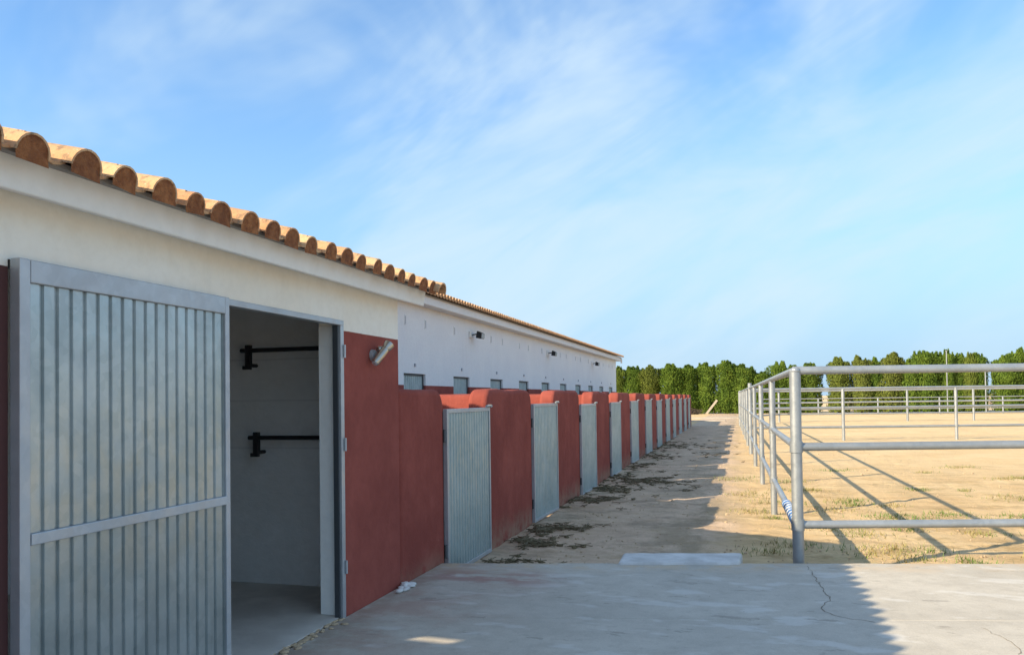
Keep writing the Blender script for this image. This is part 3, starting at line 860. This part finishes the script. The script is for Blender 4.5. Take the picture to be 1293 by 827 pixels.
fence(cp, 'third galvanised rail fence crossing the far part of the arena', zs=(0.325, 1.03, 1.75), posts_r=0.065, rail_r=0.05)
dp = [(1.6+4.6*i, 70+0.3*i) for i in range(0, 12)]
fence(dp, 'farthest galvanised rail fence just in front of the cypress hedge', zs=(0.3, 1.2), posts_r=0.06)

# blue and white rope wound round the bottom rail by the corner post
mb = MB(); pts = []
for i in range(260):
    y = 7.78+i*0.0052
    a = i*0.55
    pts.append((lx(y)+0.041*math.cos(a), y, ZR[0]+0.041*math.sin(a)))
mb.tube(pts, 0.011, 6)
tag(obj('rope', mb, M['rope'], smooth=True, angle=180, origin=(0.47, 8.3, 0.3)), 'blue and white rope wound round the bottom rail beside the corner post', 'rope')

# ------------------------------------------------------------------ far end
mb = MB(); mb.prism([(-14, 60.5), (0.4, 62.0), (0.4, 63.6), (-14, 62.1)], 2, DZ-.2, DZ+.05)
kind(obj('concrete_path', mb, M['kerb'], bevel=0.02), 'structure')
mb = MB(); mb.prism([(-9, 54.2), (-1.0, 54.9), (-1.0, 55.5), (-9, 54.8)], 2, DZ-.2, DZ+.06)
kind(obj('concrete_kerb', mb, M['kerb'], bevel=0.02), 'structure')

tree_meshes = []
def crown_mesh(seed, H, RAD, n):
    rr = random.Random(seed); mb = MB()
    lobes = [(rr.uniform(0, 6.28), rr.uniform(.15, .95), rr.uniform(.12, .34)) for _ in range(9)]
    tips = [(rr.uniform(-.75, .75)*RAD, rr.uniform(-.4, .4)*RAD, rr.uniform(.95, 1.02)*H, rr.uniform(.3, .5)*RAD) for _ in range(8)]
    tips[0] = (tips[0][0]*.4, tips[0][1]*.4, H, .5*RAD)
    def radius(u, th):
        r = RAD*(0.92+0.08*math.sin(u*9))*(1-max(0, (u-.92)/.08)**2*0.22)
        for a, uu, s in lobes:
            d = math.cos(th-a)
            if d > 0: r += RAD*s*(d**3)*math.exp(-((u-uu)/.16)**2)
        return r
    def leaf(c, out, sz):
        # three crossed slender sprays pointing up and outward
        for _ in range(2):
            a = (out*rr.uniform(.2, .6)+Vector((rr.uniform(-.4, .4), rr.uniform(-.4, .4), rr.uniform(.9, 1.8)))).normalized()
            b = a.cross(out*1.2+Vector((rr.uniform(-1, 1), rr.uniform(-1, 1), rr.uniform(-1, 1)))).normalized()
            L = sz*rr.uniform(.7, 1.4); w = sz*rr.uniform(.18, .34)
            mb.add([c-b*w*.5, c+b*w*.5, c+a*L*.6+b*w*.7, c+a*L, c+a*L*.6-b*w*.7], [(0, 1, 2, 3, 4)])
    for _ in range(n):
        u = rr.random()**0.9; th = rr.uniform(0, 6.283)
        r = radius(u, th)*(1+.08*math.sin(th*5+u*23)-abs(rr.gauss(0, .2))+(.16*rr.random() if rr.random() < .12 else 0))
        c = Vector((r*math.cos(th), r*math.sin(th), 0.0*H+u*H*0.93))
        leaf(c, Vector((math.cos(th), math.sin(th), 0)), 0.145)
    for (tx, ty_, tz, tr) in tips:
        for _ in range(n//22):
            u = rr.random(); th = rr.uniform(0, 6.283); r = tr*(1-u)*rr.uniform(.5, 1)
            leaf(Vector((tx+r*math.cos(th), ty_+r*math.sin(th), tz-(1-u)*H*.18)), Vector((math.cos(th), math.sin(th), 0)), 0.16)
    # dense twiggy heart
    k = 9; vs = []
    for j in range(7):
        for i in range(k):
            th = 6.283*i/k; u = j/6; r = radius(u, th)*.62*(1 if j < 6 else .3)
            vs.append((r*math.cos(th), r*math.sin(th), .02*H+u*H*.85))
    mb.add(vs, [(j*k+i, j*k+(i+1) % k, (j+1)*k+(i+1) % k, (j+1)*k+i) for j in range(6) for i in range(k)])
    return mb
protos = []
TH = 5.0
for s_ in range(7):
    t_ = thing('cypress_tree', (0, 0, DZ), 'clipped green cypress in the tall hedge row behind the arena', 'tree', 'cypress hedge row')
    mb = crown_mesh(100+s_, TH, 0.80, 5200)
    cr = obj('crown', mb, M['leaf'], origin=(0, 0, 0), recalc=False); cr.parent = t_; cr.location = (0, 0, 0)
    tb = MB(); tb.tube([(0, 0, -.3), (.03, .02, 1.2), (0, 0, 3.4)], [0.13, 0.10, 0.04], 8)
    tr = obj('trunk', tb, M['bark'], origin=(0, 0, 0), smooth=True); tr.parent = t_; tr.location = (0, 0, 0)
    protos.append(t_)
rnd = random.Random(77)
spots = [(-11.6, 4.6, .8), (-10.0, 4.55, .9), (-8.4, 4.6, 1.0), (-6.4, 4.65, 1.05), (-4.9, 4.55, .9), (-3.2, 4.75, .85), (-1.25, 4.95, .95), (0.2, 4.5, 1.0), (1.85, 3.8, .9), (3.45, 4.7, .7),
         (4.9, 4.3, .95), (6.3, 4.5, 1.0), (8.9, 4.9, .95), (10.75, 5.0, .75), (11.9, 4.8, .65), (13.4, 5.15, 1.05), (14.8, 4.6, .9), (15.9, 5.35, .9), (16.9, 5.2, .8), (17.9, 5.35, .5), (18.8, 5.0, .7), (19.6, 5.0, .6), (20.4, 5.0, .65), (22.4, 4.7, 1.0), (23.4, 5.3, .7)]
xx = -13.2
while xx > -40: spots.append((xx, rnd.uniform(4.3, 5.1), rnd.uniform(.8, 1.05))); xx -= rnd.uniform(1.4, 1.9)
xx = 24.9
while xx < 56: spots.append((xx, rnd.uniform(4.5, 5.4), rnd.uniform(.75, 1.1))); xx += rnd.uniform(1.4, 2.0)
used = [False]*7
relabel = []
seen = sorted(q[0] for q in spots if -12 < q[0] < 24)
special = {-1.25: 'tallest cypress of the hedge section left of the rails, beyond the path', 1.85: 'lowest cypress in the hedge, just left of the fence corner post', -11.6: 'cypress next to the far corner of the white stable block'}
for i, (tx, top, wd) in enumerate(spots):
    k = (i*3+i//7) % 7
    loc = (tx, 79.2+rnd.uniform(-.4, .4), DZ)
    if not used[k]: o = protos[k]; o.location = loc; used[k] = True
    else: o = copy_tree(protos[k], None, loc)
    o['label'] = 'clipped green cypress in the tall hedge row behind the arena'
    s = (top-DZ)/TH
    o.scale = (wd*(1.5 if tx < 4.5 else 1.34), wd*rnd.uniform(1.15, 1.4), s*0.985); o.rotation_euler = (0, 0, rnd.uniform(0, 6.28))
    if tx in special: l = special[tx]
    elif tx < -12: l = 'cypress in the stretch of hedge hidden behind the white stable block'
    elif tx > 24: l = 'cypress in the hedge past the right hand edge of the arena view'
    else: l = '%s cypress of the hedge, counted rightwards from the white stable block' % ORD[seen.index(tx)]
    relabel.append((o, l))
for o, l in relabel: o['label'] = l

for (x_, top, label) in ((17.5, 5.2, 'taller thin grey pole rising in front of the cypress hedge'), (20.5, 3.65, 'shorter thin grey pole in front of the cypress hedge at right')):
    mb = MB(); mb.tube([(x_, 77.6, -.4), (x_, 77.6, top)], [0.055, 0.045], 10)
    p_ = thing('metal_pole', (x_, 77.6, DZ), label, 'pole', 'thin poles by the hedge')
    obj('shaft', mb, M['pipe'], p_, smooth=True)
    mb = MB(); mb.tube([(x_, 77.6, top), (x_, 77.6, top+.05)], 0.085, 10); obj('cap', mb, M['grey'], p_, smooth=True)
# plank leaning on the hedge and a heap of cut branches
mb = MB()
p0, p1 = Vector((-3.15, 77.2, DZ)), Vector((-2.15, 77.9, 1.15))
d = (p1-p0).normalized(); sd_ = d.cross(Vector((0, 1, 0))).normalized()*.10; tk = Vector((0, .03, 0))
mb.add([p0-sd_-tk, p0+sd_-tk, p0+sd_+tk, p0-sd_+tk, p1-sd_-tk, p1+sd_-tk, p1+sd_+tk, p1-sd_+tk], [(0, 3, 2, 1), (4, 5, 6, 7), (0, 1, 5, 4), (1, 2, 6, 5), (2, 3, 7, 6), (3, 0, 4, 7)])
tag(obj('plank', mb, M['wood'], origin=(-3.15, 77.2, DZ)), 'pale plank leaning against the hedge at the end of the path', 'plank')
mb = MB(); rr = random.Random(14)
for i in range(60):
    c = Vector((-4.6+rr.gauss(0, .45), 76.6+rr.gauss(0, .4), DZ+abs(rr.gauss(.15, .15))))
    d = Vector((rr.uniform(-1, 1), rr.uniform(-1, 1), rr.uniform(-.3, .5))).normalized()*rr.uniform(.3, .7)
    mb.tube([c-d, c+d*.2+Vector((0, 0, .06)), c+d], [.04, .035, .015], 5)
tag(obj('branch_heap', mb, M['brush'], origin=(-4.6, 76.6, DZ)), 'dark heap of cut branches at the hedge foot beyond the last red wall', 'heap')

# ------------------------------------------------------------------ litter on the earth
mb = MB(); rr = random.Random(17)
for (cx, cy, sx, sy, n) in ((-2.2, 7.75, .16, .05, 16), (-2.42, 8.9, .11, .12, 26), (-2.15, 8.75, .16, .07, 14), (-2.40, 9.7, .09, .13, 34), (-2.15, 10.0, .13, .08, 22), (-2.35, 12.7, .20, .16, 60), (-2.0, 12.9, .12, .1, 14), (-2.30, 14.3, .22, .2, 60), (-2.05, 15.9, .22, .25, 55), (-1.75, 15.6, .25, .5, 34), (-2.42, 16.6, .12, .3, 30), (-2.35, 19.3, .16, .4, 30), (-2.3, 22.3, .2, .5, 34), (-2.2, 27.6, .45, 1.0, 110), (-1.2, 15.5, .4, .9, 10), (-1.0, 24, .4, 2, 16)):
    for _ in range(n):
        w_ = 2.6 if rr.random() < .22 else 1
        x, y = max(WX+.06, rr.gauss(cx, sx*w_)), rr.gauss(cy, sy*w_)
        if y < edge_y(x)+.05: continue
        s = rr.uniform(.012, .04)
        mb.lump((x, y, ground_z(x, y)+s*.15), s, s*rr.uniform(.7, 1.5), s*rr.uniform(.3, .8), rr, 6, 4)
        for _k in range(3):   # straw
            a = rr.uniform(0, 6.28); l = rr.uniform(.05, .13)
            mb.tube([(x-l*math.cos(a), y-l*math.sin(a), ground_z(x, y)+.015), (x+l*math.cos(a), y+l*math.sin(a), ground_z(x, y)+.03)], .005, 3)
kind(obj('dung_clods', mb, M['clod'], smooth=True, angle=180), 'stuff')
mb = MB(); rr = random.Random(18)
for _ in range(1800):
    y = 6.9+rr.random()**1.7*22
    x = rr.uniform(-2.62, 6.0) if rr.random() < .6 else rr.uniform(-2.62, 0.4)
    if y < edge_y(x)+.03: continue
    s = rr.uniform(.005, .016)*(1 if rr.random() < .93 else 1.8)
    mb.lump((x, y, ground_z(x, y)+s*.3), s, s*rr.uniform(.7, 1.3), s*.7, rr, 5, 3)
kind(obj('gravel', mb, M['pebble'], smooth=False), 'stuff')
mb = MB(); rr = random.Random(19)
cl = [(rr.uniform(.2, 7), 7.6+rr.random()**1.3*13, rr.uniform(.10, .40)) for _ in range(48)]
cl += [(0.25, 8.9, .2), (0.2, 11.9, .3), (1.3, 9.1, .35), (1.7, 9.3, .3), (1.6, 8.8, .22), (1.9, 11.6, .4), (3.6, 12, .35), (0.1, 14, .4), (-.1, 16.5, .5), (.5, 13, .4), (2.9, 9.0, .25)]
for cx, cy, rad in cl:
    for _ in range(int(40+rad*330)):
        x, y = rr.gauss(cx, rad*.6), rr.gauss(cy, rad*.5)
        if y < edge_y(x)+.04 or x < -.6: continue
        z = ground_z(x, y)
        a = rr.uniform(0, 6.28); L = rr.uniform(.02, .07); w = rr.uniform(.003, .007)
        lx_, ly_ = math.cos(a)*L*rr.uniform(.3, 1.1), math.sin(a)*L*rr.uniform(.3, 1.1)
        mb.add([(x-w*math.sin(a), y+w*math.cos(a), z), (x+w*math.sin(a), y-w*math.cos(a), z), (x+lx_, y+ly_, z+L)], [(0, 1, 2)])
kind(obj('grass', mb, M['grass'], recalc=False), 'stuff')
